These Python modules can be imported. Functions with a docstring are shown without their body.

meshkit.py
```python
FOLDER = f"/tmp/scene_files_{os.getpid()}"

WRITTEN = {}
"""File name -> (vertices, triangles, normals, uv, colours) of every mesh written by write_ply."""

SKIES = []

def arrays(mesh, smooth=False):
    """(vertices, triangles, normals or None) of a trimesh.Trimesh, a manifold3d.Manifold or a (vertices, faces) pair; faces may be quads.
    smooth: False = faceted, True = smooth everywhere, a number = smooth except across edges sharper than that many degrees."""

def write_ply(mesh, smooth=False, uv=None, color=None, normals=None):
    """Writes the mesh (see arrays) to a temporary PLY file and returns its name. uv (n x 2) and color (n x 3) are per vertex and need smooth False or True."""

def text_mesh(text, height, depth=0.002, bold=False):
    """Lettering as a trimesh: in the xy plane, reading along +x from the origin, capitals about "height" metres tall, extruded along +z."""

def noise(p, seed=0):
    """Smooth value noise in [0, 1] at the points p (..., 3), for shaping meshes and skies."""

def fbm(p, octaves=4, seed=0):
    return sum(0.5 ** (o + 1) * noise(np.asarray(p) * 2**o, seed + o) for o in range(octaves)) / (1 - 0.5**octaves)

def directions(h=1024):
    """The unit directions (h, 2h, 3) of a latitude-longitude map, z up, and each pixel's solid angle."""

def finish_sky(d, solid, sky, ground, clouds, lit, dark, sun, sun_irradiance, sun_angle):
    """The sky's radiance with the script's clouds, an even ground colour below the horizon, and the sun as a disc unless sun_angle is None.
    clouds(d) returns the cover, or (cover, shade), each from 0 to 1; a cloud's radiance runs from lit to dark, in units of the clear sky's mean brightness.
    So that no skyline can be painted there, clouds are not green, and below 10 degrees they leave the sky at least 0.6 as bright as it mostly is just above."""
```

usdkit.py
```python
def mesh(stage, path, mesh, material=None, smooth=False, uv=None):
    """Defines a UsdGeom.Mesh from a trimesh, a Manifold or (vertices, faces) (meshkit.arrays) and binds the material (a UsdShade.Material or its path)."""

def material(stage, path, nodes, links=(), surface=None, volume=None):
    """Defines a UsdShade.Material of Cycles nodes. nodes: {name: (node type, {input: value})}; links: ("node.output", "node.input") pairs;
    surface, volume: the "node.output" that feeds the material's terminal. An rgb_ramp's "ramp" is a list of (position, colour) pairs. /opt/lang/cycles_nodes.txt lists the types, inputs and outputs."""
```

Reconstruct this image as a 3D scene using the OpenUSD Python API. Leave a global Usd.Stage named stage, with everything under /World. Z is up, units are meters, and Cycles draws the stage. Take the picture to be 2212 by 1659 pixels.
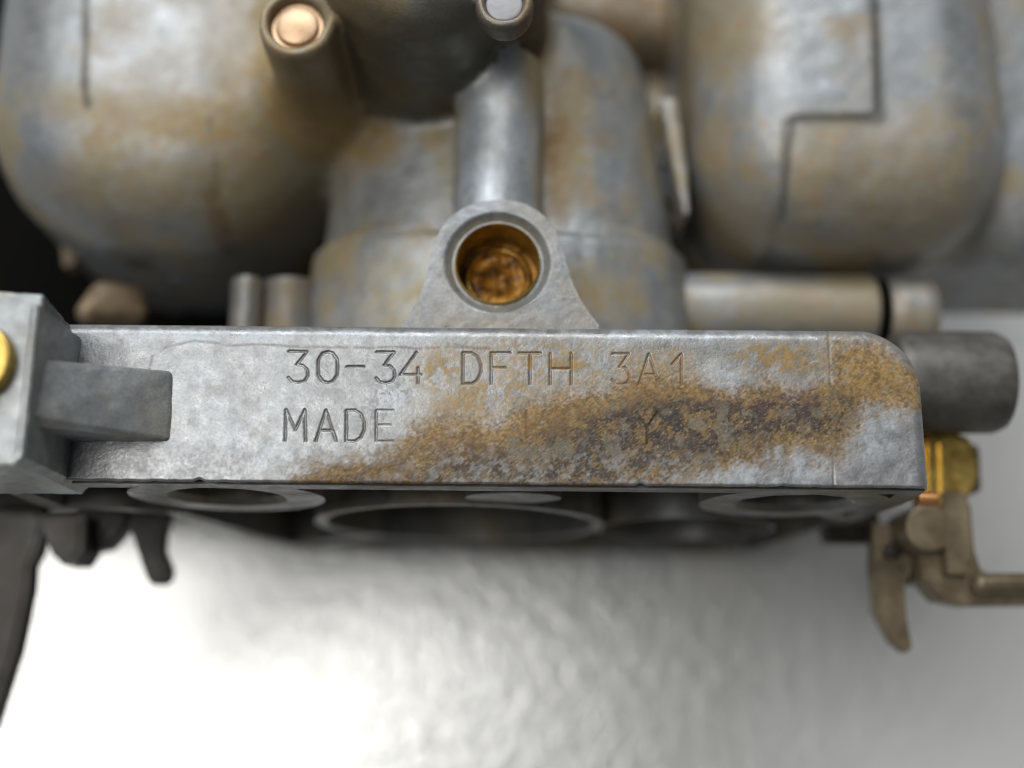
import math, sys
import numpy as np
import trimesh, shapely
import shapely.geometry as sg
import manifold3d as m3
import meshkit, usdkit
from meshkit import fbm
from pxr import Usd, UsdGeom, UsdLux, UsdShade, Sdf, Gf, Vt

stage = Usd.Stage.CreateInMemory()
UsdGeom.SetStageUpAxis(stage, UsdGeom.Tokens.z)
UsdGeom.SetStageMetersPerUnit(stage, 1.0)
UsdGeom.Xform.Define(stage, '/World')
UsdGeom.Scope.Define(stage, '/World/Looks')

# ------------------------------------------------------------------ camera
# Carburetor frame in millimetres: X right, Y along the carburetor axis (away from its mounting face),
# Z out of the stamped edge.  It lies on its side, so Z is world up and the table is the plane Z = -TABLE.
TABLE = 80.0
TILT, ROLL, DIST, WIDE = math.radians(13.9), math.radians(0.5), 110.0, 92.0
FW = np.array([0, math.sin(TILT), -math.cos(TILT)])
U0, R0 = np.array([0, math.cos(TILT), math.sin(TILT)]), np.array([1.0, 0, 0])
UP = U0 * math.cos(ROLL) - R0 * math.sin(ROLL)
RT = R0 * math.cos(ROLL) + U0 * math.sin(ROLL)
CAM = -DIST * FW
world = lambda p: (np.asarray(p, float) + [0, 0, TABLE]) / 1000.0

cam = UsdGeom.Camera.Define(stage, '/World/camera')
M = Gf.Matrix4d(1)
for i, a in enumerate((RT, UP, -FW)):
    M.SetRow3(i, Gf.Vec3d(*map(float, a)))
M.SetTranslateOnly(Gf.Vec3d(*map(float, world(CAM))))
cam.AddTransformOp().Set(M)
FOCAL = 36.0 * DIST / WIDE
cam.CreateHorizontalApertureAttr(36.0)
cam.CreateVerticalApertureAttr(27.0)
cam.CreateFocalLengthAttr(FOCAL)
cam.CreateClippingRangeAttr(Gf.Vec2f(0.005, 100.0))
cam.CreateFStopAttr(FOCAL / 5.0)
cam.CreateFocusDistanceAttr((DIST + 0.3) / 1000.0)
cam.CreateExposureAttr(0.0)

# ------------------------------------------------------------------ light: ceiling lamps of a workshop and an even dome added for its dim walls
def rect(name, pos, aim, w, h, inten, color):
    l = UsdLux.RectLight.Define(stage, '/World/' + name)
    z = np.asarray(pos, float) - np.asarray(aim, float); z /= np.linalg.norm(z)
    x = np.cross([0, 1, 0.01], z); x /= np.linalg.norm(x); y = np.cross(z, x)
    m = Gf.Matrix4d(1)
    for i, a in enumerate((x, y, z)):
        m.SetRow3(i, Gf.Vec3d(*map(float, a)))
    m.SetTranslateOnly(Gf.Vec3d(*map(float, pos)))
    l.AddTransformOp().Set(m)
    l.CreateWidthAttr(w); l.CreateHeightAttr(h); l.CreateIntensityAttr(inten); l.CreateColorAttr(Gf.Vec3f(*color))
rect('ceiling_lamp', (-0.29, 0.05, 0.86), (-0.29, 0.05, 0.0), 0.48, 0.42, 6.3, (1.0, 0.985, 0.955))
rect('ceiling_lamp_001', (-0.10, 0.75, 0.85), (0, 0, 0.05), 0.9, 0.30, 11.5, (0.96, 0.98, 1.0))
usdkit.material(stage, '/World/Looks/room_light', {'b': ('background_shader', {'color': (0.93, 0.97, 1.0), 'strength': 0.06})}, surface='b.background')
dome = UsdLux.DomeLight.Define(stage, '/World/ambient_dome')  # even ambient fill added in place of the unseen room
dome.GetPrim().SetCustomDataByKey('kind', 'structure')
UsdShade.MaterialBindingAPI.Apply(dome.GetPrim()).Bind(UsdShade.Material.Get(stage, '/World/Looks/room_light'))

# ------------------------------------------------------------------ helpers
K = WIDE / DIST / 2212.0
def PZ(px, py, Z):                                    # point of the photo (2212 x 1659) on the plane Z
    r = FW + RT * ((px - 1106) * K) - UP * ((py - 829.5) * K)
    return CAM + (Z - CAM[2]) / r[2] * r
def PY(px, py, Y):
    r = FW + RT * ((px - 1106) * K) - UP * ((py - 829.5) * K)
    return CAM + (Y - CAM[1]) / r[1] * r
def proj(p):
    d = np.asarray(p, float) - CAM
    z = d @ FW
    return 1106 + d @ RT / z / K, 829.5 - d @ UP / z / K
def px2mm(n, Z):                                      # length of n photo pixels at depth Z
    return n * K * (DIST - Z)
def sstep(a, b, x):
    t = np.clip((x - a) / (b - a), 0, 1); return t * t * (3 - 2 * t)
def lerp(a, b, t):
    return a + (b - a) * t
def mixc(c, col, m):
    return c + (np.asarray(col) - c) * m[:, None]
def segd(x, y, pts):                                  # distance to an open polyline
    d = np.full(x.shape, 1e9)
    for (ax, ay), (bx, by) in zip(pts[:-1], pts[1:]):
        vx, vy = bx - ax, by - ay
        t = np.clip(((x - ax) * vx + (y - ay) * vy) / max(vx * vx + vy * vy, 1e-12), 0, 1)
        d = np.minimum(d, np.hypot(x - ax - t * vx, y - ay - t * vy))
    return d
def polysd(x, y, pts):                                # signed distance to a polygon, negative inside
    d = segd(x, y, list(pts) + [pts[0]])
    ins = np.zeros(x.shape, bool)
    for (ax, ay), (bx, by) in zip(pts, list(pts[1:]) + [pts[0]]):
        if ay != by:
            ins ^= ((ay > y) != (by > y)) & (x < (bx - ax) * (y - ay) / (by - ay) + ax)
    return np.where(ins, -d, d)
def blob(x, y, cx, cy, rx, ry, a=0.0, soft=0.6):
    c, s = math.cos(math.radians(a)), math.sin(math.radians(a))
    u, v = ((x - cx) * c + (y - cy) * s) / rx, (-(x - cx) * s + (y - cy) * c) / ry
    return 1 - sstep(1 - soft, 1 + soft, np.hypot(u, v))

USED = {}
def path_of(name, parent):
    base = (parent.GetPath().pathString if parent is not None else '/World') + '/'
    n = USED.get(base + name, 0); USED[base + name] = n + 1
    return base + (name if n == 0 else f'{name}_{n:03d}')
def put(name, mesh, mat, parent, smooth=35, label=None, tint=None, surf=None, normals=None):
    """One mesh of the scene; mesh in millimetres of the carburetor frame."""
    if hasattr(mesh, 'to_mesh') or isinstance(mesh, tuple):
        v, f, n = meshkit.arrays(mesh, False)
        mesh = trimesh.Trimesh(v, f, process=True)
    v, f, n = meshkit.arrays(mesh, smooth)
    if normals is not None:
        n = normals
    p = path_of(name, parent)
    o = UsdGeom.Mesh.Define(stage, p)
    w = v / 1000.0 if parent is not None else world(v)
    o.CreatePointsAttr(Vt.Vec3fArray.FromNumpy(w.astype(np.float32)))
    o.CreateFaceVertexCountsAttr(Vt.IntArray.FromNumpy(np.full(len(f), 3, np.int32)))
    o.CreateFaceVertexIndicesAttr(Vt.IntArray.FromNumpy(np.asarray(f, np.int32).ravel()))
    o.CreateSubdivisionSchemeAttr('none')
    if n is not None:
        o.CreateNormalsAttr(Vt.Vec3fArray.FromNumpy(np.asarray(n, np.float32))); o.SetNormalsInterpolation('vertex')
    for key, fn in (('tint', tint), ('surf', surf)):
        if fn is not None:
            val = fn(v) if callable(fn) else fn
            UsdGeom.PrimvarsAPI(o).CreatePrimvar(key, Sdf.ValueTypeNames.Color3fArray, 'vertex').Set(Vt.Vec3fArray.FromNumpy(np.asarray(val, np.float32)))
    UsdShade.MaterialBindingAPI.Apply(o.GetPrim()).Bind(UsdShade.Material.Get(stage, '/World/Looks/' + mat))
    if label:
        o.GetPrim().SetCustomDataByKey('label', label)
    return o.GetPrim()
def cast(name, mesh, parent, edge=0.6, smooth=35, label=None, tintf=None, worn=0.05):
    """A casting part: refined so that its stains can be carried by the vertices."""
    if edge and hasattr(mesh, 'refine_to_length'):
        mesh = mesh.refine_to_length(edge)
    if worn and hasattr(mesh, 'to_mesh'):                # uneven cast skin and worn edges
        v, f, _ = meshkit.arrays(mesh, False)
        mesh = trimesh.Trimesh(v, f, process=True)
        mesh.vertices = mesh.vertices + mesh.vertex_normals * (worn * (1.6 * fbm(mesh.vertices * .9, 3, 91) + fbm(mesh.vertices * 2.6, 2, 92) - 1.5))[:, None]
    tf = tintf or cast_tint
    return put(name, mesh, 'cast_zinc', parent, smooth, label, tint=lambda v: tf(v)[0], surf=lambda v: tf(v)[1])

# ---- manifold shapes
def lathe(profile, axis, at, n=64):                   # profile (r, h) from bottom to top, axis 'x' 'y' 'z'
    cs = m3.CrossSection([np.array(profile, float)])
    m = m3.Manifold.revolve(cs, n)                    # about z
    if axis == 'x': m = m.rotate([0, 90, 0])
    if axis == 'y': m = m.rotate([-90, 0, 0])
    return m.translate(list(map(float, at)))
def rod(r, h0, h1, axis, at, c=0.3, n=64):
    return lathe([(0, h0), (r - c, h0), (r - .3 * c, h0 + .3 * c), (r, h0 + c), (r, h1 - c), (r - .3 * c, h1 - .3 * c), (r - c, h1), (0, h1)], axis, at, n)
def prism(poly, z0, z1, bev=0.25):                    # polygon in XY between z0 and z1 with bevelled edges
    if not isinstance(poly, sg.Polygon): poly = sg.Polygon(poly)
    def ex(p, a, b):
        cs = m3.CrossSection([np.array(r.coords[:-1]) for r in [p.exterior, *p.interiors]], m3.FillRule.EvenOdd)
        return cs.extrude(b - a).translate([0, 0, a])
    out = ex(poly, z0 + bev, z1 - bev)
    for k in (0.33, 0.66, 1.0):
        q = poly.buffer(-bev * (1 - math.cos(math.asin(k))))
        e = bev * (1 - k)
        if not q.is_empty and q.geom_type == 'Polygon':
            out = out + ex(q, z0 + e, z1 - e)
    return out
def pxpoly(pts, Z, r=0.0):                            # photo outline on the plane Z, corners rounded by r mm
    p = sg.Polygon([PZ(x, y, Z)[:2] for x, y in pts]).buffer(0)
    if r: p = p.buffer(-r).buffer(2 * r).buffer(-r)
    return p
def hullballs(balls, n=20):
    s = [m3.Manifold.sphere(r, n).translate([float(c) for c in p]) for p, r in balls]
    return m3.Manifold.batch_hull(s)
def softhull(pts, r=.3):
    return hullballs([(p, r) for p in pts], 14)
def rbar(pts, r, n=16):                               # a bent round bar
    out = m3.Manifold()
    for a, b in zip(pts[:-1], pts[1:]):
        out = out + hullballs([(a, r), (b, r)], n)
    return out

# ---- implicit shapes for the castings
def rbox(P, lo, hi, r):
    lo, hi = np.asarray(lo, float), np.asarray(hi, float)
    q = np.abs(P - (lo + hi) / 2) - ((hi - lo) / 2 - r)
    return np.linalg.norm(np.maximum(q, 0), axis=-1) + np.minimum(q.max(-1), 0) - r
def icyl(P, c, ax, rad, h0, h1, r=0.8):
    o = [i for i in range(3) if i != ax]
    d0 = np.hypot(P[..., o[0]] - c[0], P[..., o[1]] - c[1]) - rad + r
    d1 = np.maximum(h0 - P[..., ax], P[..., ax] - h1) + r
    return np.hypot(np.maximum(d0, 0), np.maximum(d1, 0)) + np.minimum(np.maximum(d0, d1), 0) - r
def rext(P, lo, hi, rc, r):                           # upright prism with corner radius rc and edges rounded by r
    lo, hi = np.asarray(lo, float), np.asarray(hi, float)
    q = np.abs(P[..., :2] - (lo[:2] + hi[:2]) / 2) - ((hi[:2] - lo[:2]) / 2 - rc)
    d2 = np.hypot(np.maximum(q[..., 0], 0), np.maximum(q[..., 1], 0)) + np.minimum(q.max(-1), 0) - rc + r
    dz = np.abs(P[..., 2] - (lo[2] + hi[2]) / 2) - (hi[2] - lo[2]) / 2 + r
    return np.hypot(np.maximum(d2, 0), np.maximum(dz, 0)) + np.minimum(np.maximum(d2, dz), 0) - r
def smin(a, b, k):
    h = np.clip(0.5 + 0.5 * (b - a) / k, 0, 1)
    return b + (a - b) * h - k * h * (1 - h)
def surface_net(Fv, lo, h):
    s = Fv < 0
    n = Fv.shape
    cor = [(i, j, k) for i in (0, 1) for j in (0, 1) for k in (0, 1)]
    cnt = sum(s[c[0]:n[0] - 1 + c[0], c[1]:n[1] - 1 + c[1], c[2]:n[2] - 1 + c[2]].astype(np.int8) for c in cor)
    mask = (cnt > 0) & (cnt < 8)
    I = np.argwhere(mask)
    idx = np.full(mask.shape, -1, np.int64); idx[mask] = np.arange(len(I))
    acc, num = np.zeros((len(I), 3)), np.zeros(len(I))
    for a in cor:
        for d in range(3):
            if a[d] == 0:
                b = list(a); b[d] = 1
                fa, fb = Fv[tuple((I + a).T)], Fv[tuple((I + b).T)]
                x = (fa < 0) != (fb < 0)
                t = np.where(x, fa / np.where(x, fa - fb, 1), 0)
                p = np.array(a, float) + np.zeros((len(I), 3)); p[:, d] += t
                acc += p * x[:, None]; num += x
    V = (I + acc / num[:, None]) * h + lo
    faces = []
    for d in range(3):
        e, g = (d + 1) % 3, (d + 2) % 3
        sl0, sl1 = [slice(None)] * 3, [slice(None)] * 3
        sl0[d], sl1[d] = slice(0, n[d] - 1), slice(1, n[d])
        ch = s[tuple(sl0)] != s[tuple(sl1)]
        J = np.argwhere(ch)
        J = J[(J[:, e] > 0) & (J[:, g] > 0) & (J[:, e] < n[e] - 1) & (J[:, g] < n[g] - 1)]
        inside = s[tuple(J.T)]
        q = []
        for de, dg in ((-1, -1), (0, -1), (0, 0), (-1, 0)):
            c = J.copy(); c[:, e] += de; c[:, g] += dg
            q.append(idx[tuple(c.T)])
        q = np.stack(q, 1)
        q[~inside] = q[~inside][:, ::-1]
        faces.append(q)
    Q = np.vstack(faces)
    return V, np.vstack([Q[:, [0, 1, 2]], Q[:, [0, 2, 3]]])

# ------------------------------------------------------------------ materials
def mat(name, nodes, links, surface):
    usdkit.material(stage, '/World/Looks/' + name, nodes, links, surface=surface)
GEO = {'tc': ('texture_coordinate', {})}
# die-cast zinc: colour and wear carried by the mesh, fine grain from noise
mat('cast_zinc', {
    'tint': ('attribute', {'attribute': 'tint'}), 'surf': ('attribute', {'attribute': 'surf'}), 'sp': ('separate_xyz', {}),
    'tc': ('texture_coordinate', {}),
    'n1': ('noise_texture', {'scale': 3600.0, 'detail': 3.0, 'roughness': 0.65}), 'n2': ('noise_texture', {'scale': 700.0, 'detail': 4.0, 'roughness': 0.6}),
    'r1': ('map_range', {'from_min': 0.25, 'from_max': 0.75, 'to_min': 0.82, 'to_max': 1.16}), 'mul': ('mix', {'mix_type': 'multiply', 'fac': 1.0}),
    'r2': ('map_range', {'from_min': 0.3, 'from_max': 0.7, 'to_min': -0.10, 'to_max': 0.10}), 'ra': ('math', {'math_type': 'add'}),
    'b': ('bump', {'strength': 0.55, 'distance': 0.00005}), 'p': ('principled_bsdf', {'specular_ior_level': 0.45})},
    [('tc.object', 'n1.vector'), ('tc.object', 'n2.vector'), ('n1.fac', 'r1.value'), ('r1.result', 'mul.color2'), ('tint.color', 'mul.color1'), ('mul.color', 'p.base_color'),
     ('surf.vector', 'sp.vector'), ('sp.x', 'p.metallic'), ('n2.fac', 'r2.value'), ('sp.y', 'ra.value1'), ('r2.result', 'ra.value2'), ('ra.value', 'p.roughness'),
     ('n1.fac', 'b.height'), ('b.normal', 'p.normal')], 'p.BSDF')
def plain(name, c1, c2, metallic, rough, scale=500.0, bump=0.3, lo=0.35, hi=0.65, spec=0.45):
    mat(name, {'tc': ('texture_coordinate', {}), 'n': ('noise_texture', {'scale': scale, 'detail': 5.0, 'roughness': 0.65}),
               'r': ('rgb_ramp', {'ramp': [(lo, c1), (hi, c2)]}), 'n2': ('noise_texture', {'scale': scale * 5, 'detail': 2.0}),
               'rr': ('map_range', {'from_min': 0.3, 'from_max': 0.7, 'to_min': rough - 0.1, 'to_max': rough + 0.1}),
               'b': ('bump', {'strength': bump, 'distance': 0.00006}), 'p': ('principled_bsdf', {'metallic': metallic, 'specular_ior_level': spec})},
        [('tc.object', 'n.vector'), ('tc.object', 'n2.vector'), ('n.fac', 'r.fac'), ('r.color', 'p.base_color'), ('n.fac', 'rr.value'), ('rr.result', 'p.roughness'), ('n2.fac', 'b.height'), ('b.normal', 'p.normal')], 'p.BSDF')
plain('brass', (0.55, 0.36, 0.08), (0.72, 0.52, 0.16), 0.9, 0.3)
plain('old_brass', (0.30, 0.20, 0.05), (0.62, 0.44, 0.12), 0.85, 0.36, scale=350)
plain('rusty_cup', (0.07, 0.028, 0.008), (0.55, 0.27, 0.04), 0.3, 0.42, scale=600, bump=0.6, lo=0.4, hi=0.62)
plain('copper', (0.42, 0.27, 0.16), (0.60, 0.43, 0.28), 0.55, 0.42, scale=400)
plain('tan_steel', (0.11, 0.085, 0.053), (0.22, 0.175, 0.11), 0.45, 0.46, scale=250)
plain('brown_steel', (0.016, 0.012, 0.009), (0.034, 0.027, 0.019), 0.15, 0.5, scale=300)
plain('dark_steel', (0.085, 0.08, 0.075), (0.15, 0.14, 0.125), 0.4, 0.48, scale=400)
plain('black_plastic', (0.004, 0.004, 0.004), (0.006, 0.0055, 0.005), 0.0, 0.8, spec=0.02)
plain('knob_brown', (0.13, 0.095, 0.06), (0.24, 0.18, 0.11), 0.2, 0.5)
plain('grey_insert', (0.22, 0.22, 0.23), (0.32, 0.32, 0.33), 0.3, 0.5)
plain('copper_washer', (0.5, 0.22, 0.08), (0.65, 0.33, 0.13), 0.7, 0.4)
# white enamelled table top with a hammered, glossy skin
mat('white_enamel', {
    'tc': ('texture_coordinate', {}), 'n0': ('noise_texture', {'scale': 130.0, 'detail': 1.0}), 'n': ('noise_texture', {'scale': 430.0, 'detail': 1.5, 'roughness': 0.5, 'distortion': 0.4}),
    'n2': ('noise_texture', {'scale': 25.0, 'detail': 3.0}), 'r': ('rgb_ramp', {'ramp': [(0.35, (0.72, 0.725, 0.71)), (0.65, (0.77, 0.775, 0.76))]}),
    'add': ('math', {'math_type': 'multiply_add', 'value2': 0.25}),
    'b': ('bump', {'strength': 1.0, 'distance': 0.00021}), 'p': ('principled_bsdf', {'roughness': 0.31, 'specular_ior_level': 0.9, 'metallic': 0.34})},
    [('tc.object', 'n.vector'), ('tc.object', 'n0.vector'), ('tc.object', 'n2.vector'), ('n2.fac', 'r.fac'), ('r.color', 'p.base_color'), ('n0.fac', 'add.value1'), ('n.fac', 'add.value3'), ('add.value', 'b.height'), ('b.normal', 'p.normal')], 'p.BSDF')

# ------------------------------------------------------------------ the table
tb = trimesh.creation.box([1400, 1400, 30]); tb.apply_translation([0, 0, -15])
tb.apply_translation([0, 0, -TABLE])
t = put('table', tb, 'white_enamel', None, smooth=False)
t.SetCustomDataByKey('kind', 'structure')

# ------------------------------------------------------------------ stains of the castings and painted highlight spots
ZINC = np.array([0.275, 0.285, 0.29])
OCHRE, RUST, BROWN, OLIVE, PALE = (0.225, 0.145, 0.052), (0.135, 0.083, 0.038), (0.060, 0.043, 0.032), (0.26, 0.19, 0.062), (0.42, 0.45, 0.48)
def cast_tint(v, amount=1.0):
    a, b, c = fbm(v * 0.16, 4, 1), fbm(v * 0.5, 4, 2), fbm(v * 1.6, 3, 3)
    col = np.repeat(ZINC[None], len(v), 0) * (0.62 + 0.42 * b + 0.34 * c)[:, None]
    col = mixc(col, (0.25, 0.275, 0.30), 0.55 * sstep(0.46, 0.66, fbm(v * 0.22, 3, 9)))
    col = mixc(col, PALE, 0.30 * sstep(0.52, 0.72, fbm(v * 0.35, 4, 5)))
    m = amount * 0.8 * sstep(0.42, 0.66, 0.7 * a + 0.2 * b + .1 * c)
    px, py = proj(v)
    for cx, cy, rx, ry, ang, w in STAINS:
        m = np.maximum(m, w * blob(px, py, cx, cy, rx, ry, ang, 0.55) * sstep(0.22, 0.55, 0.35 * a + 0.4 * b + 0.25 * c + 0.09))
    m = np.clip(m, 0, 1)
    col = mixc(col, lerp(np.array(OLIVE), np.array((0.27, 0.175, 0.052)), sstep(0.4, 0.65, fbm(v * 0.4, 2, 7))[:, None]), 0.88 * m * (.75 + .3 * sstep(.35, .6, c)))
    for cx, cy, rx, ry, ang, w, cc in SPOTS:
        col = mixc(col, cc, w * blob(px, py, cx, cy, rx, ry, ang, 0.7) * sstep(0.25, 0.55, 0.5 * b + 0.5 * c))
    for pts, wid, w in SEAMS:
        col = mixc(col, (0.05, 0.04, 0.03), w * (1 - sstep(wid * 0.3, wid, segd(px, py, pts) + 4 * (c - .5))) * (v[:, 2] < -9))
    metal = 0.42 - 0.36 * m
    rough = 0.40 + 0.16 * m + 0.10 * (c - 0.5)
    return col, np.stack([metal, rough, 0 * m], 1)
STAINS = [(420, 260, 330, 60, 8, .95), (560, 400, 170, 150, 0, .8), (330, 400, 230, 70, 0, .7), (540, 90, 120, 120, 0, .9), (660, 260, 160, 110, 30, .95), (780, 300, 90, 70, 0, .95),
          (1210, 330, 45, 130, 0, .9), (1800, 330, 120, 90, 0, .7), (1950, 420, 200, 150, 0, .65), (1580, 480, 110, 80, 0, .6), (1540, 60, 130, 100, 0, .8), (1760, 660, 200, 60, 0, .7),
          (1860, 680, 60, 40, 0, .8), (940, 300, 40, 30, 0, .9), (760, 90, 80, 200, 0, .7), (1160, 110, 40, 140, 0, .9), (1480, 260, 40, 100, 0, .6)]
SPOTS = [(1200, 310, 26, 90, 0, .8, (0.19, 0.10, 0.035)), (470, 470, 20, 90, -20, .6, (0.16, 0.085, 0.03)), (1205, 440, 20, 50, 0, .5, (0.17, 0.10, 0.04)),
         (290, 100, 110, 120, 0, .5, (0.46, 0.47, 0.48)), (430, 40, 120, 120, 0, .5, (0.46, 0.47, 0.48)), (1070, 200, 50, 40, 0, .6, (0.52, 0.53, 0.53)), (1040, 400, 40, 50, 0, .5, (0.5, 0.54, 0.58))]  # passage tube spots paint its highlight over pale oxide
SEAMS = [([(186, -60), (185, 120), (182, 190), (190, 228)], 11, 1.0), ([(1890, -60), (1893, 150), (1893, 238), (1875, 250), (1715, 252), (1708, 300), (1690, 470)], 9, .6),
         ([(452, 250), (462, 330), (470, 430)], 4, .4)]

# ------------------------------------------------------------------ the carburetor
root = UsdGeom.Xform.Define(stage, '/World/carburetor')
root.AddTranslateOp().Set(Gf.Vec3d(0, 0, TABLE / 1000.0))
CB = root.GetPrim()
CB.SetCustomDataByKey('label', 'stained grey die-cast carburetor lying on its side on the white table')
CB.SetCustomDataByKey('category', 'carburetor')

YB = PZ(1106, 1046, 0)[1]          # mounting face
YT = PZ(1106, 702, 0)[1]           # top of the flange
XR = PZ(2008, 1000, 0)[0]
XL = -47.5

# ---- stamped edge of the flange as a fine relief
GL = {'3': [[(0.04, 1), (0.92, 1), (0.42, .58)], [(0.42, .58), (0.72, .55), (0.93, .40), (0.95, .22), (0.80, .05), (0.5, 0), (0.2, .03), (0.02, .16)]],
      '0': [[(.5, 0), (.25, .05), (.06, .25), (.04, .5), (.06, .75), (.25, .95), (.5, 1), (.75, .95), (.94, .75), (.96, .5), (.94, .25), (.75, .05), (.5, 0)]],
      '-': [[(0, .52), (1, .52)]], '4': [[(0.78, 0), (.78, .5)], [(0.9, .28), (0.02, .28), (.72, 1)]], 'D': [[(.05, 0), (.05, 1), (.5, 1), (.8, .88), (.97, .62), (.97, .38), (.8, .12), (.5, 0), (.05, 0)]],
      'F': [[(.05, 0), (.05, 1), (.95, 1)], [(.05, .52), (.75, .52)]], 'T': [[(0, 1), (1, 1)], [(.5, 1), (.5, 0)]], 'H': [[(.04, 0), (.04, 1)], [(.96, 0), (.96, 1)], [(.04, .5), (.96, .5)]],
      'A': [[(0, 0), (.5, 1), (1, 0)], [(.18, .34), (.82, .34)]], '1': [[(0, .68), (1, 1), (1, 0)]], 'M': [[(0, 0), (.04, 1), (.5, .35), (.96, 1), (1, 0)]],
      'E': [[(.95, 1), (.05, 1), (.05, 0), (.95, 0)], [(.05, .53), (.8, .53)]], 'I': [[(.5, 0), (.5, 1)]], 'N': [[(0, 0), (0, 1), (1, 0), (1, 1)]],
      'L': [[(.05, 1), (.05, 0), (.95, 0)]], 'Y': [[(0, 1), (.5, .5), (1, 1)], [(.5, .5), (.5, 0)]]}
LINE1 = [('3', 622, 667, 1), ('0', 685, 731, 1), ('-', 749, 786, 1), ('3', 812, 855, 1), ('4', 864, 914, 1), ('D', 998, 1040, 1), ('F', 1059, 1104, .95), ('T', 1122, 1168, .9), ('H', 1187, 1236, .9),
         ('3', 1322, 1362, .75), ('A', 1380, 1424, .85), ('1', 1452, 1472, .9)]
LINE2 = [('M', 616, 660, 1), ('A', 682, 726, .95), ('D', 746, 788, .9), ('E', 811, 851, .6), ('I', 925, 965, .08), ('N', 986, 1026, .15), ('I', 1118, 1158, .7), ('T', 1180, 1222, .18), ('A', 1244, 1286, .15), ('L', 1310, 1346, .25), ('Y', 1376, 1420, .95)]
def letter_polys():
    out = []
    for line, y0, y1 in ((LINE1, 826, 759), (LINE2, 952, 885)):
        for g, x0, x1, dp in line:
            sk = 0.0072 * (((x0 + x1) / 2) - 640) + 0.0
            for st in GL[g]:
                out.append(([tuple(PZ(x0 + (x1 - x0) * u, y0 + (y1 - y0) * w + sk, 0)[:2]) for u, w in st], dp))
    return out
NX, NY = 1080, 205
ux = np.linspace(0, 1, NX); ux = np.where(ux > .96, .96 + .04 * np.sin((ux - .96) / .04 * np.pi / 2), ux)
vy = np.linspace(0, 1, NY); vy = np.where(vy > .85, .85 + .15 * np.sin((vy - .85) / .15 * np.pi / 2), vy)
X = XL + (XR - XL) * ux
RC = 5.6
def ytop(x):
    e = np.clip(x - (XR - RC), 0, RC)
    return YT - RC + np.sqrt(np.maximum(RC * RC - e * e, 0.0)) - 0.0 * x
gx = np.repeat(X[:, None], NY, 1)
ybot = YB + 0.12 * (fbm(np.stack([X * 1.3, 0 * X, 0 * X], 1), 4, 21) - 0.5)
for nx, nw, nh in ((430, .40, .20), (1385, .35, .22), (1690, .5, .12), (1040, 1.2, .05)):
    xx = PZ(nx, 1040, 0)[0]; ybot = ybot + nh * np.exp(-((X - xx) / nw) ** 2)
gy = ybot[:, None] + (ytop(X) - ybot)[:, None] * vy[None]
Pv = np.stack([gx.ravel(), gy.ravel(), 0 * gx.ravel()], 1)
x, y = Pv[:, 0], Pv[:, 1]
px, py = proj(Pv)
# distance to the rounded outline (top and right)
dtop = YT - y
inc = (x > XR - RC) & (y > YT - RC)
dedge = np.where(inc, RC - np.hypot(x - (XR - RC), y - (YT - RC)), np.minimum(dtop, XR - x))
rf = 1.25
fil = rf - np.sqrt(np.maximum(rf * rf - np.clip(rf - dedge, 0, rf) ** 2, 0))
dbot = y - np.repeat(ybot, NY)
Zf = -fil - 0.22 * np.clip(1 - dbot / 0.22, 0, 1) ** 2
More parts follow.
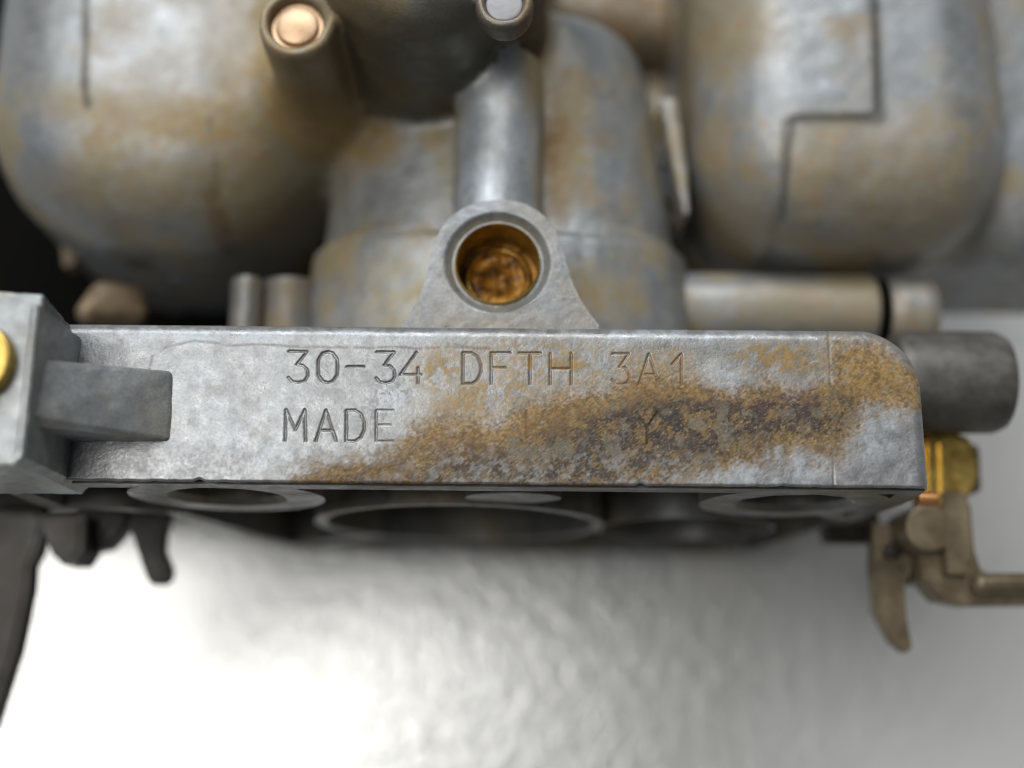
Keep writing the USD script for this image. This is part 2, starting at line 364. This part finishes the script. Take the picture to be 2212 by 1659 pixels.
# stains and painted edge highlights (photo coordinates of points that lie on the flange face itself)
w1, w2, w3 = fbm(Pv * 0.35, 4, 31), fbm(Pv * 1.1, 5, 32), fbm(Pv * 4.0, 4, 33)
ca, sa = math.cos(math.radians(38)), math.sin(math.radians(38))
sx, sy = x * ca + y * sa, -x * sa + y * ca
streak = fbm(np.stack([sx * 1.8, sy * 4.5, 0 * x], 1), 4, 34)
grain = fbm(np.stack([sx * 4.5, sy * 11.0, 0 * x], 1), 3, 35)
warp = 46 * (w2 - .5) + 40 * (w1 - .5) + 26 * (streak - .5) + 34 * (w3 - .5) + 26 * (grain - .5)
main = polysd(px, py, [(560, 1060), (640, 1012), (760, 985), (850, 965), (905, 915), (940, 890), (1010, 900), (1075, 915), (1125, 875), (1190, 850), (1300, 832), (1360, 805), (1480, 800), (1560, 825), (1700, 832), (1775, 815),
                       (1792, 735), (1900, 735), (1985, 790), (2000, 880), (1945, 910), (1915, 880), (1880, 885), (1855, 940), (1825, 1000), (1790, 1025), (1730, 965), (1680, 985), (1600, 1020), (1540, 1040), (1450, 1065), (1000, 1065), (700, 1065)])
rust = sstep(26, -34, main + warp)
core = sstep(10, -45, polysd(px, py, [(900, 1010), (960, 960), (1080, 960), (1200, 920), (1330, 860), (1480, 830), (1560, 838), (1800, 830), (1860, 850), (1880, 900), (1840, 960), (1780, 960), (1700, 955), (1600, 1000), (1450, 1035), (1200, 1070), (800, 1070), (720, 1035), (820, 1000)]) + 1.3 * warp)
maroon = sstep(10, -30, polysd(px, py, [(1440, 815), (1800, 815), (1800, 890), (1740, 900), (1600, 880), (1480, 870)]) + warp)
yel = np.maximum(blob(px, py, 1680, 775, 120, 38, 3, .6), np.maximum(.95 * blob(px, py, 950, 800, 60, 45, -30, .7), np.maximum(1. * blob(px, py, 1190, 785, 150, 50, 5, .8), .8 * blob(px, py, 1420, 790, 110, 42, 0, .7))))
yel = np.maximum(yel, .95 * blob(px, py, 1050, 855, 150, 40, -15, .8))
yel = np.clip(yel * sstep(.36, .60, .5 * w2 + .25 * streak + .25 * w3 + .02), 0, 1)
pale = np.clip(blob(px, py, 880, 870, 60, 60, 20, .8) + blob(px, py, 1050, 800, 50, 25, 0, .8) + blob(px, py, 550, 985, 90, 40, 20, .8) + blob(px, py, 1690, 1010, 120, 35, -10, .8) + blob(px, py, 1905, 930, 40, 60, 20, .8)
               + blob(px, py, 1560, 800, 50, 25, 0, .6) + .6 * blob(px, py, 470, 860, 160, 110, 0, .9) + .8 * blob(px, py, 1640, 735, 60, 14, 0, .6) + .8 * blob(px, py, 700, 725, 240, 16, 0, .8) + .9 * blob(px, py, 1350, 724, 300, 20, 0, .7) + .9 * blob(px, py, 330, 722, 170, 20, 0, .7), 0, 1) * sstep(.36, .62, .6 * w2 + .4 * w1)  # oxide blotches; the strips along the top edge are painted highlights
col = np.repeat(np.array([[0.285, 0.29, 0.293]]), len(x), 0) * (0.74 + 0.36 * w2 + 0.16 * w3)[:, None]
col = mixc(col, (0.20, 0.205, 0.21), .5 * sstep(.52, .66, fbm(Pv * .7, 4, 41)))
col = mixc(col, PALE, .75 * pale)
dark = np.clip(blob(px, py, 860, 830, 40, 22, 0, .9) + .8 * blob(px, py, 820, 870, 50, 60, 0, .9) + .5 * blob(px, py, 700, 950, 40, 60, 0, .9) + .7 * blob(px, py, 1240, 745, 240, 12, 2, .8) + .8 * blob(px, py, 430, 1010, 160, 40, 0, .8), 0, 1)
col = mixc(col, (0.15, 0.15, 0.15), .6 * dark * sstep(.45, .62, w3))
for k, pts in enumerate(([(322, 800), (330, 770), (365, 748), (420, 738), (500, 745), (620, 748), (800, 752), (1060, 752)], [(960, 744), (1010, 750), (1075, 752)])):
    col = mixc(col, (0.10, 0.09, 0.08), (.55, .35)[k] * (1 - sstep(1.5, 4.5, segd(px, py + 10 * (w1 - .5), pts))) * sstep(.35, .5, w2))
col = mixc(col, lerp(np.array((0.19, 0.15, 0.075)), np.array((0.28, 0.17, 0.04)), sstep(.4, .6, w3)[:, None]), .9 * yel)
thin = rust * (.35 + .65 * sstep(.30, .52, .3 * grain + .4 * streak + .3 * w2 + .03 + .14 * core))
gold = sstep(-70, -5, main + .6 * warp)                 # brighter ochre towards the upper rim of the rust
gold = np.maximum(gold * (py < 960), blob(px, py, 1880, 790, 110, 60, 0, .7))
rc = np.repeat(np.array([OCHRE]), len(x), 0) * (.45 + 1.1 * w3)[:, None]
rc = mixc(rc, RUST, sstep(.38, .62, .6 * w2 + .4 * grain))
rc = mixc(rc, (0.36, 0.215, 0.055), .8 * gold * sstep(.42, .62, .5 * w3 + .5 * grain))
rc = mixc(rc, BROWN, core * (.30 + .70 * sstep(.40, .56, .5 * grain + .5 * w2)))
rc = mixc(rc, (0.105, 0.05, 0.04), .7 * maroon * sstep(.35, .6, w2))
rc = mixc(rc, (0.032, 0.025, 0.022), .85 * core * sstep(.47, .62, .5 * streak + .2 * grain + .3 * w2))
rc = mixc(rc, (0.16, 0.14, 0.105), .8 * core * (1 - .7 * maroon) * sstep(.54, .64, fbm(Pv * .8, 4, 47)) * sstep(.30, .50, grain))
low = sstep(930, 1030, py + 60 * (w1 - .5)) * sstep(760, 1000, px)
rc = mixc(rc, (0.23, 0.225, 0.215), .8 * low * sstep(.47, .60, .5 * fbm(Pv * 1.7, 4, 44) + .5 * streak))
rc = mixc(rc, (0.045, 0.038, 0.034), .7 * low * sstep(.54, .62, .5 * fbm(Pv * 2.3, 3, 46) + .5 * grain))
fleck = .4 * sstep(.76, .82, fbm(Pv * 6.0, 2, 48)) * core
rc = mixc(rc, (0.5, 0.47, 0.42), .8 * fleck)
col = mixc(col, rc, np.clip(thin, 0, 1))
metal = .7 * fleck * thin + .50 * (1 - thin) * (1 - .7 * yel) * (1 - .5 * pale) + .02
rough = .40 + .30 * thin + .12 * (w3 - .5)
# letters
let, ldark = np.zeros(len(x)), np.zeros(len(x))
ww = (w3 - .5) * .05
for pts, dp in letter_polys():
    A = np.array(pts)
    near = (x > A[:, 0].min() - .6) & (x < A[:, 0].max() + .6) & (y > A[:, 1].min() - .6) & (y < A[:, 1].max() + .6)
    d = segd(x[near], y[near], pts) + ww[near]
    wear = dp * (1 if dp > .9 else 1) * np.ones(len(d))
    let[near] = np.maximum(let[near], wear * (1 - sstep(.01, .18, d)) - .07 * wear * np.exp(-((d - .25) / .08) ** 2) * (let[near] < .05))
    ldark[near] = np.maximum(ldark[near], wear * (1 - sstep(.03, .145, d)))
lc = mixc(np.repeat(np.array([[0.085, 0.06, 0.042]]), len(x), 0), (0.24, 0.10, 0.03), np.clip(rust + yel, 0, 1) * .8)
lc = mixc(lc, (0.022, 0.014, 0.010), core * rust)
col = mixc(col, lc, .74 * np.maximum(ldark * (.25 + .75 * sstep(.32, .62, w2)), np.minimum(1.3 * ldark, 1) * core))
seam = np.exp(-((px - 1790 - .035 * (py - 720)) / 2.2) ** 2)
Zf = Zf - .13 * let - .05 * seam + .025 * sstep(1787, 1792, px - .035 * (py - 720))
col = mixc(col, (0.10, 0.085, 0.07), .55 * seam)
Zf = Zf + .10 * (w1 - .5) + .045 * (w2 - .5) + .012 * (w3 - .5) + thin * (.055 * (grain - .45) + .035 * (w3 - .5) + .08 * (w2 - .5)) + .02 * (fbm(Pv * 9, 2, 51) - .5) * (.12 + thin)
Zf = Zf + .05 * (1 - sstep(-1, 5, segd(px, py, [(322, 800), (330, 770), (365, 748), (420, 738), (500, 745), (700, 750)]))) * 0
Pv[:, 2] = Zf
idx = np.arange(NX * NY).reshape(NX, NY)
q = np.stack([idx[:-1, :-1], idx[1:, :-1], idx[1:, 1:], idx[:-1, 1:]], -1).reshape(-1, 4)
F = np.vstack([q[:, [0, 1, 2]], q[:, [0, 2, 3]]])
relief = trimesh.Trimesh(Pv, F, process=False)
relief_n = np.array(relief.vertex_normals)
# ---- body of the flange behind that face
plan = sg.Polygon([(XL, -1.6), (XR, -1.6), (XR + .6, -6), (XR + .5, -11), (36.0, -30), (33.0, -55), (28, -57.5), (-28, -57.5), (-31, -48), (-36, -22), (-40, -19.5), (-46, -18.5), (XL, -17)])
pm = lambda poly, y0, y1: m3.CrossSection([np.array(r.coords[:-1]) for r in [poly.exterior, *poly.interiors]], m3.FillRule.EvenOdd).extrude(y1 - y0).rotate([90, 0, 0]).scale([1, 1, 1]).translate([0, y1, 0])
# extrude along +z then rotate about x by 90: (x, y, z) -> (x, -z, y)
cy = lambda cx, cz, r, y0, y1: m3.Manifold.cylinder(y1 - y0, r, r, 72).rotate([90, 0, 0]).translate([cx, y1, cz])
blk = pm(plan, YB, YT - 1.3) + pm(plan.buffer(-1.3, join_style=1).buffer(.2), YT - 2, YT - .05)
H1, H2 = PY(500, 1080, YB), PY(1722, 1083, YB)
H1, H2 = (H1[0], -9.3), (H2[0], -10.4)
B1, B2 = (-5.6, -28.2), (19.5, -30.5)
land = sg.Point(*H1).buffer(9.2).union(sg.Point(*H2).buffer(9.0)).union(sg.Point(*B1).buffer(15.9)).union(sg.Point(*B2).buffer(9.9))
land = land.union(sg.LineString([H2, (XR, -24)]).buffer(1.2)).union(sg.LineString([B1, (-26, -50)]).buffer(1.4))
pocket = plan.buffer(-2.3).difference(land)
for g in getattr(pocket, 'geoms', [pocket]):
    if g.area > 1.5: blk = blk - pm(g, YB - 1, YB + 6.5)
pad = sg.Point(0, 0).buffer(1)
from shapely import affinity
pad = affinity.translate(affinity.scale(pad, 4.6, 3.2), .2, -9.8)
blk = blk + pm(pad, YB + .25, YB + 7)
xyo = sg.box(XL - 1, YB - 1, XR - RC + 1.2, YT).union(sg.box(XL - 1, YB - 1, XR + 1.2, YT - RC)).union(sg.Point(XR - RC, YT - RC).buffer(RC - .15, 32))
xyo = xyo.difference(sg.box(XR - RC + .2, YT - RC + .2, 99, 99).difference(sg.Point(XR - RC, YT - RC).buffer(RC - .15, 32)))
blk = blk ^ m3.CrossSection([np.array(xyo.exterior.coords[:-1])], m3.FillRule.EvenOdd).extrude(80).translate([0, 0, -70])
for c, r in ((H1, 5.1), (H2, 5.2)):
    blk = blk - cy(c[0], c[1], r, YB - 1, YB + 11) - m3.Manifold.cylinder(.7, r + .6, r, 72).rotate([-90, 0, 0]).translate([c[0], YB - .01, c[1]])
blk = blk - cy(*B1, 14.6, YB - 1, YB + 12) - cy(*B2, 9.5, YB - 1, YB + 9)
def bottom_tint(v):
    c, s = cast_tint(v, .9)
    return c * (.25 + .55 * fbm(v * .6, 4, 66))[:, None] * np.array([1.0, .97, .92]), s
fr = put('flange', relief, 'cast_zinc', CB, smooth=True, tint=col, surf=np.stack([metal, rough, 0 * metal], 1), normals=relief_n,
         label='stamped front edge of the mounting flange, grey with brown rust over its right half')
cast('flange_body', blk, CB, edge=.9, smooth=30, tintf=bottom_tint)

# ---- pad at the left end with its rib and brass plug
ZP = 10.6
xp = PZ(66, 800, ZP)[0]
padpoly = sg.Polygon([(-49, PZ(0, 640, ZP)[1]), (xp - 1.6, PZ(20, 640, ZP)[1]), (xp, PZ(66, 655, ZP)[1]), (xp, PZ(60, 985, ZP)[1]), (xp - .6, PZ(30, 1001, ZP)[1]), (-49, PZ(0, 1001, ZP)[1])])
pd = prism(padpoly, -6, ZP, .45)
pd = pd + softhull(np.array([[xp - 3, YB + .15, -.2], [xp - 3, YT - .3, -.2], [-40.6, YB + .15, -.4], [-40.6, YT - .5, -.4], [xp - .25, YB + 1.2, ZP - 1.2], [xp - .25, YT - .8, ZP - 1.2], [xp - 4, YB + .6, ZP - 1.2], [xp - 4, YT - .6, ZP - 1.2]]))
def pad_tint(v):
    c, s = cast_tint(v, .35); return c * np.array([1.1, 1.11, 1.1]) * (.75 + .5 * fbm(v * .9, 4, 62))[:, None], s
pad_o = cast('bolt_pad', pd, CB, edge=.45, smooth=28, tintf=pad_tint, worn=.12)
bc = PZ(-52, 785, ZP)
put('brass_plug', rod(px2mm(88, ZP), -2, 1.4, 'z', (bc[0], bc[1], ZP), .5), 'old_brass', pad_o)
put('plug_centre', rod(px2mm(62, ZP), -2, 1.9, 'z', (bc[0], bc[1], ZP), .5), 'brass', pad_o)
rt, rb = PZ(62, 782, 8.2), PZ(75, 908, 8.2)
et, eb = PZ(368, 808, .5), PZ(362, 945, .5)
rib = softhull(np.array([rt + [0, .1, -.5], rt + [0, -.6, 0], rb + [0, .4, 0], rb + [0, .0, -.6], et + [-.4, 0, -.3], et + [-1.2, -.5, .15], eb + [-1.2, .45, .15], eb + [-.4, .1, -.3], et + [.15, -.4, -1.5], eb + [.15, .4, -1.5],
      [xp - 1, rt[1] + .3, -1], [xp - 1, rb[1] + .2, -1]]), .38)
cast('stiffening_rib', rib, CB, edge=.35, smooth=40, tintf=pad_tint, worn=.1)

# ---- upper casting as one smooth implicit shape, cut into its parts afterwards
h = 0.5
lo, hi = np.array([-68.0, 2.0, -46.23]), np.array([68.0, 66.0, 11.0])
ax = [np.arange(lo[i], hi[i], h) for i in range(3)]
P = np.stack(np.meshgrid(*ax, indexing='ij'), -1).astype(np.float32)
ystep = PZ(1080, 512, -13)[1]
Yg = P[..., 1]
hw = np.interp(Yg, [5, 14, 21, ystep, ystep + .6, 38, 50], [22.2, 22.0, 21.6, 21.0, 20.4, 19.0, 16.8])
cxm = np.interp(Yg, [5, 20, 45], [-1.3, -1.6, -2.2])
rz = np.interp(Yg, [5, ystep, ystep + .6, 50], [19.6, 19.0, 18.5, 17.5])
sup = ((np.abs(P[..., 0] - cxm) / hw) ** 2.5 + (np.abs(P[..., 2] + 31) / rz) ** 2.5) ** (1 / 2.5)
barrel = (sup - 1) * 15.0
tp = Yg - 48.0 - .10 * (P[..., 0] - 5)
barrel = -smin(-barrel, -tp, 6.0)
lobeL = rext(P, (-60.5, 20.5, -70), (-21.5, 110, -14.0), 17.5, 12.0)
lobeR = rext(P, (20.2, 19.6, -70), (56.2, 110, -13.0), 13.5, 11.0)
xs, ys = PZ(1892, 100, -13)[0], PZ(1800, 250, -13)[1]
xs2 = PZ(1705, 360, -13)[0]
low_area = sstep(-.25, .25, np.where(Yg > ys, P[..., 0] - xs, P[..., 0] - xs2 - (Yg - ys) * .05))
lobeR = lobeR + .45 * low_area
backR = rbox(P, (44, PZ(2120, 628, -36)[1], -80), (82, 100, -26.0), 8)
web = rbox(P, (-34, 33.5, -70), (-8, 100, -15.0), 5)
bossc = PZ(638, 44, 1.0)
boss = icyl(P, bossc[:2], 2, px2mm(92, 1.0), -40, 1.0, .7)
oy = PZ(885, 280, -16)[1]
over = icyl(P, (-9.6, oy + 9.0), 2, 9.0, -60, 6.5, 4.5)
over = np.minimum(over, rbox(P, (-9.6, oy + 6.0, -60), (3.2, 110, 5), 4.0))
tc_ = PZ(1089, 0, 7.5)
tear = icyl(P, tc_[:2], 2, px2mm(67, 4.5), 4.5, 7.5, .6)
pc = PZ(1077, 270, -9)
pil = icyl(P, (pc[0], -11.0), 1, 4.35, PZ(1077, 566, -3.4)[1] + px2mm(106, -3.4), PZ(1077, 105, -8)[1], .8)
rp = [tuple(PZ(a, b, -21)[:2]) for a, b in ((1424, 208), (1462, 205), (1484, 330), (1492, 462), (1480, 474), (1462, 400))]
rib2 = np.maximum(polysd(P[..., 0].ravel(), P[..., 1].ravel(), rp).reshape(P.shape[:3]), np.maximum(P[..., 2] + 21.0, -40 - P[..., 2]))
top = rbox(P, (-30, 50, -70), (60, 100, -30), 6)
top = np.minimum(top, rbox(P, (-20, 24, -70), (40, 100, -36), 3))
parts = [('throttle_barrel', barrel), ('rounded_housing', lobeL), ('rounded_housing', lobeR), ('side_housing', backR), ('connecting_web', web), ('plug_boss', boss), ('pump_housing', over), ('screw_boss', tear), ('passage_tube', pil), ('side_rib', rib2), ('upper_body', top)]
f = smin(lobeL, web, 4.0)
f = smin(f, boss, 7.0)
f = smin(f, barrel, 1.2)
f = smin(f, pil, .9)
f = smin(f, over, 1.6)
f = smin(f, tear, 1.6)
f = np.minimum(f, smin(lobeR, backR, 2.0))
f = smin(f, rib2, .8)
f = smin(f, top, 3.0)
f = f + .16 * (fbm(P * .7, 3, 71) - .5) + .25 * (fbm(P * .2, 2, 72) - .5)
# recesses for the plugs
f = np.maximum(f, -icyl(P, bossc[:2], 2, px2mm(66, 1), -1.2, 9, .2))
f = np.maximum(f, -icyl(P, tc_[:2], 2, px2mm(46, 7.5), 6.3, 12, .2))
V, FF = surface_net(f, lo, h)
tm = trimesh.Trimesh(V, FF, process=False)
tm.vertices = trimesh.smoothing.filter_taubin(tm.copy(), iterations=4).vertices
VN = np.array(tm.vertex_normals); V = np.array(tm.vertices)
gi = tuple(np.clip(np.round((V - lo) / h).astype(int), 0, np.array(f.shape) - 1).T)
lab = np.argmin(np.stack([p[1][gi] for p in parts]), 0)
fl = np.sort(lab[FF], 1)[:, 1]
adj = tm.face_adjacency
for _ in range(6):                                    # specks of one part inside another join what surrounds them
    same = fl[adj[:, 0]] == fl[adj[:, 1]]
    comp = trimesh.graph.connected_component_labels(adj[same], node_count=len(FF))
    size = np.bincount(comp)
    first = np.zeros(len(parts), int)
    for k in range(len(parts)):
        c_ = comp[fl == k]
        first[k] = np.bincount(c_).argmax() if len(c_) else -1
    small = (size[comp] < 400) & (comp != first[fl])
    if not small.any(): break
    for _ in range(60):
        a, b_ = adj[:, 0], adj[:, 1]
        m1, m2 = small[a] & ~small[b_], small[b_] & ~small[a]
        if not (m1.any() or m2.any()): break
        fl[a[m1]] = fl[b_[m1]]; small[a[m1]] = False
        fl[b_[m2]] = fl[a[m2]]; small[b_[m2]] = False
same = fl[adj[:, 0]] == fl[adj[:, 1]]
comp = trimesh.graph.connected_component_labels(adj[same], node_count=len(FF))
TC, TS = cast_tint(V)
DIRT_SHADE_TINT = {'pump_housing': (.48, .45, .36), 'upper_body': (.62, .50, .36), 'connecting_web': (.9, .82, .62), 'plug_boss': (1.05, .95, .78), 'passage_tube': (1.5, 1.52, 1.55), 'throttle_barrel': (1.1, 1.1, 1.08), 'screw_boss': (.62, .54, .45), 'side_housing': (.95, .95, .95)}  # grime and tone tints; shade painted into pump_housing, upper_body; passage_tube lightened against shadow
LBL = {0: 'pale grey barrel behind the bolt boss', 1: 'tan stained rounded housing at the left', 2: 'rounded housing at the right with a stepped seam', 6: 'pump housing tinted dark for its shaded underside'}
objs = {}
for k, (nm, _) in enumerate(parts):
    for c_ in sorted(np.unique(comp[fl == k]), key=lambda c: -(comp == c).sum()):
        sel = FF[comp == c_]
        use, inv = np.unique(sel, return_inverse=True)
        tt = TC[use] * np.array(DIRT_SHADE_TINT.get(nm, (1, 1, 1)))
        o_ = put(nm, trimesh.Trimesh(V[use], inv.reshape(-1, 3), process=False), 'cast_zinc', CB, smooth=True, tint=tt, surf=TS[use], normals=VN[use], label=LBL.get(k) if k not in objs else None)
        objs.setdefault(k, o_)
put('copper_plug', lathe([(0, -3), (px2mm(65, 0), -3), (px2mm(65, 0), -.9), (px2mm(60, 0), -.75), (px2mm(50, 0), -.8), (px2mm(46, 0), -.3), (px2mm(34, 0), -.12), (0, -.05)], 'z', (bossc[0], bossc[1], 0.4)), 'copper', objs[5])
put('screw_end', rod(px2mm(44, 6), -2, 0, 'z', (tc_[0], tc_[1], 6.9), .3), 'grey_insert', objs[7])

# ---- bell shaped bolt boss with the drilled brass sleeve
ZB = -3.4
hc = PZ(1075, 566, ZB)
hpx = lambda n: px2mm(n, ZB)
bell = [(862, 697), (888, 670), (908, 630), (920, 590), (932, 535), (950, 490), (985, 452), (1030, 432), (1075, 427), (1120, 430), (1165, 450), (1200, 490), (1218, 535), (1230, 585), (1245, 625), (1268, 665), (1296, 700), (1296, 740), (862, 740)]
def chaikin(pts, n=3):
    for _ in range(n):
        pts = [pts[0]] + [q for a, b in zip(pts[:-1], pts[1:]) for q in ((.75 * a[0] + .25 * b[0], .75 * a[1] + .25 * b[1]), (.25 * a[0] + .75 * b[0], .25 * a[1] + .75 * b[1]))] + [pts[-1]]
    return pts
bp = pxpoly(chaikin(bell[:-2]) + bell[-2:], ZB)
bm = prism(bp, -20, ZB, .55)
bm = bm - m3.Manifold.cylinder(30, hpx(96), hpx(96), 96).translate([hc[0], hc[1], ZB - 16])
bm = bm - m3.Manifold.cylinder(.75, hpx(102), hpx(119), 96).translate([hc[0], hc[1], ZB - .7])
def bell_tint(v):
    c, s = cast_tint(v, .5)
    c = c * (.62 + .5 * fbm(v * 1.4, 4, 61))[:, None]
    r = np.hypot(v[:, 0] - hc[0], v[:, 1] - hc[1])
    ring = np.exp(-((r - hpx(128)) / .25) ** 2)
    return mixc(c, (.2, .2, .2), .35 * ring), s
bo = cast('bolt_boss', bm, CB, edge=.3, smooth=32, tintf=bell_tint, label='bell shaped boss with a drilled hole above the flange')
ro, ri = hpx(96.5), hpx(90)
put('brass_sleeve', lathe([(ri - .1, -13), (ro + .3, -13), (ro - .02, -.6), (ro - .12, -.25), (ri + .1, -.2), (ri, -.5)], 'z', (hc[0], hc[1], ZB), 96), 'old_brass', bo)
rng = np.random.default_rng(5)
# rusty bottom of the hole: a rough disc with a raised brass seat ring
gr = []
nr, na = 22, 72
for i in range(nr + 1):
    r = ri * 1.02 * i / nr
    for j in range(na):
        a = 2 * math.pi * j / na
        gr.append((hc[0] + r * math.cos(a), hc[1] + r * math.sin(a), 0))
gr = np.array(gr)
rr = np.repeat(np.arange(nr + 1) / nr, na)
gr[:, 2] = ZB - 5.6 + .7 * (fbm(gr * 1.1, 4, 81) - .5) + 1.0 * np.exp(-((rr - .76) / .06) ** 2) - 1.0 * sstep(.55, .15, rr)
ff = [(i * na + j, (i + 1) * na + j, (i + 1) * na + (j + 1) % na) for i in range(nr) for j in range(na)] + [(i * na + j, (i + 1) * na + (j + 1) % na, i * na + (j + 1) % na) for i in range(nr) for j in range(na)]
put('rusty_seat', trimesh.Trimesh(gr, np.array(ff)[:, ::-1] if np.cross(gr[ff[400][1]] - gr[ff[400][0]], gr[ff[400][2]] - gr[ff[400][0]])[2] < 0 else ff, process=False), 'rusty_cup', bo, smooth=True)
tr = trimesh.creation.torus(ri * .78, .22, 64, 16); tr.apply_translation([hc[0], hc[1], ZB - 5.0])
put('seat_ring', tr, 'old_brass', bo, smooth=True)

# ---- shaft boss and collar at the right
ZS = -24.0
s0, s1 = PZ(1490, 645, ZS), PZ(1898, 650, ZS)
rs = px2mm(88, ZS)
cast('shaft_boss', rod(rs, s0[0] - 6, s1[0], 'x', (0, s0[1] - .6, ZS - 3), .5), CB, edge=.6)
put('seal_ring', rod(rs * .93, s1[0] - .5, s1[0] + 1.2, 'x', (0, s0[1] - .7, ZS - 3), .1), 'black_plastic', CB)
c0, c1 = PZ(1915, 660, ZS), PZ(2032, 660, ZS)
cast('shaft_collar', rod(rs * 1.05, c0[0], c1[0], 'x', (0, s0[1] - .9, ZS - 3), 1.6), CB, edge=.6)
cast('shaft_collar', prism(pxpoly([(1918, 660), (2030, 660), (2010, 760), (1930, 760)], ZS, .5), ZS - 5, ZS - 1, .6), CB, edge=.6)

# ---- dark shaft stub at the right of the flange
ZD = -15.0
d0, d1 = PZ(1930, 818, ZD), PZ(2186, 818, ZD)
put('shaft_stub', rod(px2mm(113, ZD), d0[0], d1[0], 'x', (0, PZ(2090, 816, ZD)[1], ZD - 2), 1.5), 'dark_steel', CB, label='dark steel shaft stub sticking out at the right')

# ---- right linkage
ZL = -19.0
put('brass_bush', prism(pxpoly(chaikin([(2000, 926), (2072, 926), (2112, 950), (2124, 1010), (2100, 1085), (2050, 1098), (2004, 1092)], 4), ZL, .5), ZL - 6, ZL, 1.5), 'brass', CB, smooth=80)
put('bush_shoulder', prism(pxpoly([(2050, 945), (2120, 960), (2125, 1060), (2060, 1075)], ZL - 5, .8), ZL - 10, ZL - 5, .8), 'tan_steel', CB)
lev = put('linkage_lever', prism(pxpoly([(2028, 1075), (2098, 1085), (2108, 1190), (2120, 1228), (2150, 1245), (2280, 1248), (2280, 1305), (2090, 1308), (2030, 1296), (1995, 1255), (1985, 1170), (2010, 1140)], ZL - 2, .5), ZL - 6, ZL - 2, .4), 'tan_steel', CB, label='tan bent linkage lever at the lower right')
pv = PZ(2008, 1140, ZL)
pin = put('pivot_pin', rod(px2mm(52, ZL), -8, 0, 'z', (pv[0], pv[1], ZL + .2), .5), 'tan_steel', lev)
put('lever_arm', prism(pxpoly([(2035, 1060), (2092, 1065), (2104, 1240), (2050, 1240)], ZL + .5, .3), ZL - 2, ZL + .5, .35), 'tan_steel', lev)
hb = PZ(2120, 1262, ZL - 1), PZ(2330, 1262, ZL - 1)
put('lever_rod', rbar([hb[0], hb[1]], 1.15), 'tan_steel', lev)
put('copper_washer', rod(.75, -1, 1, 'x', PZ(2003, 1078, -13), .2, 32), 'copper_washer', CB)
ZT = -24.0
put('stop_tang', prism(pxpoly([(1888, 1125), (1955, 1140), (1975, 1180), (1968, 1240), (1955, 1262), (1960, 1330), (1972, 1400), (1958, 1412), (1925, 1385), (1890, 1320), (1884, 1240)], ZT, .35), ZT - 2.2, ZT, .3), 'tan_steel', CB, label='pointed tan stop tang hanging below the flange')
put('tang_nut', rod(px2mm(20, ZT), -2, 1.1, 'z', (*PZ(1925, 1190, ZT)[:2], ZT), .25, 6), 'brown_steel', CB)
put('dark_gap_fill', prism(pxpoly([(1940, 1130), (1992, 1150), (1990, 1260), (1962, 1262)], ZT - 3, .3), ZT - 6, ZT - 3, .3), 'brown_steel', CB)  # dark plate added to fill the shaded gap between tang and lever
put('adjusting_nut', rod(px2mm(42, -28), -3, 3, 'x', PZ(1835, 1150, -28) + [0, .6, 0], .6, 6), 'brown_steel', CB)

# ---- left linkage, below the flange
zz = lambda pts: [(a * .3255, 993.6 + b * .3255) for a, b in pts]
ZK = -26.0
put('throttle_lever', prism(pxpoly(zz([(-110, 280), (260, 300), (300, 420), (250, 615), (205, 700), (195, 860), (110, 1260), (0, 1600), (-60, 1790), (-110, 1790)]), ZK, .4), ZK - 3, ZK, .7), 'brown_steel', CB, label='dark brown throttle lever at the lower left')
put('lever_nut', prism(pxpoly(zz([(240, 360), (570, 360), (560, 600), (500, 690), (400, 690), (330, 620)]), ZK + 2, .25), ZK - 4, ZK + 2, .8), 'brown_steel', CB)
put('cam_lobe', prism(pxpoly(zz([(480, 330), (860, 330), (835, 395), (760, 500), (690, 580), (560, 605), (480, 560)]), ZK - 1, .8), ZK - 6, ZK - 1, 1.2), 'brown_steel', CB)
put('stop_tab', prism(pxpoly(zz([(800, 330), (1130, 330), (1090, 480), (1078, 600), (1105, 660), (1130, 720), (1120, 790), (1080, 825), (1000, 825), (965, 780), (850, 440)]), ZK - 2, .35), ZK - 4.5, ZK - 2, .6), 'brown_steel', CB)
put('throttle_shaft', rod(3.2, -70, -38, 'x', (0, YB + 4, -24), .4), 'brown_steel', CB)

# ---- black choke housing and bits in the dark gap at the left, and the back of the body that rests on the table
hb_ = prism(sg.Polygon([(-100, -2), (-26, -2), (-26, 80), (-100, 80)]).buffer(-3).buffer(3), -78, -47, 2)
put('black_housing', hb_, 'black_plastic', CB, label='black housing in the shadow at the left')
put('gap_knob', hullballs([(PZ(190, 675, -24), 1.3), (PZ(225, 645, -26), 1.9), (PZ(280, 650, -28), 2.0), (PZ(288, 672, -28), 1.7)]), 'knob_brown', CB)
pp = PZ(590, 660, -20)
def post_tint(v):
    c, s_ = cast_tint(v, 1.2); return c * np.array([.62, .58, .52]), s_  # posts dirtied, and darkened for the shade they stand in
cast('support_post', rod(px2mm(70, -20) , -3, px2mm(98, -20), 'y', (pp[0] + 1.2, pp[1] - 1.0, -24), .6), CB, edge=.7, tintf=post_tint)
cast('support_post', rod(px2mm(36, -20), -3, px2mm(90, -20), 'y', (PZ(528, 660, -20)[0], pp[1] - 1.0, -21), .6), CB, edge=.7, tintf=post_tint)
put('small_tab', prism(pxpoly([(125, 500), (165, 520), (160, 570), (135, 575)], -33, .3), -36, -33, .5), 'knob_brown', CB)
bb = prism(sg.Polygon([(-24, 4), (30, 4), (46, 32), (60, 34), (60, 90), (-60, 90), (-24, 60)]).buffer(-3).buffer(3), -TABLE, -40, 2.0)
cast('rear_body', bb, CB, edge=3.0)
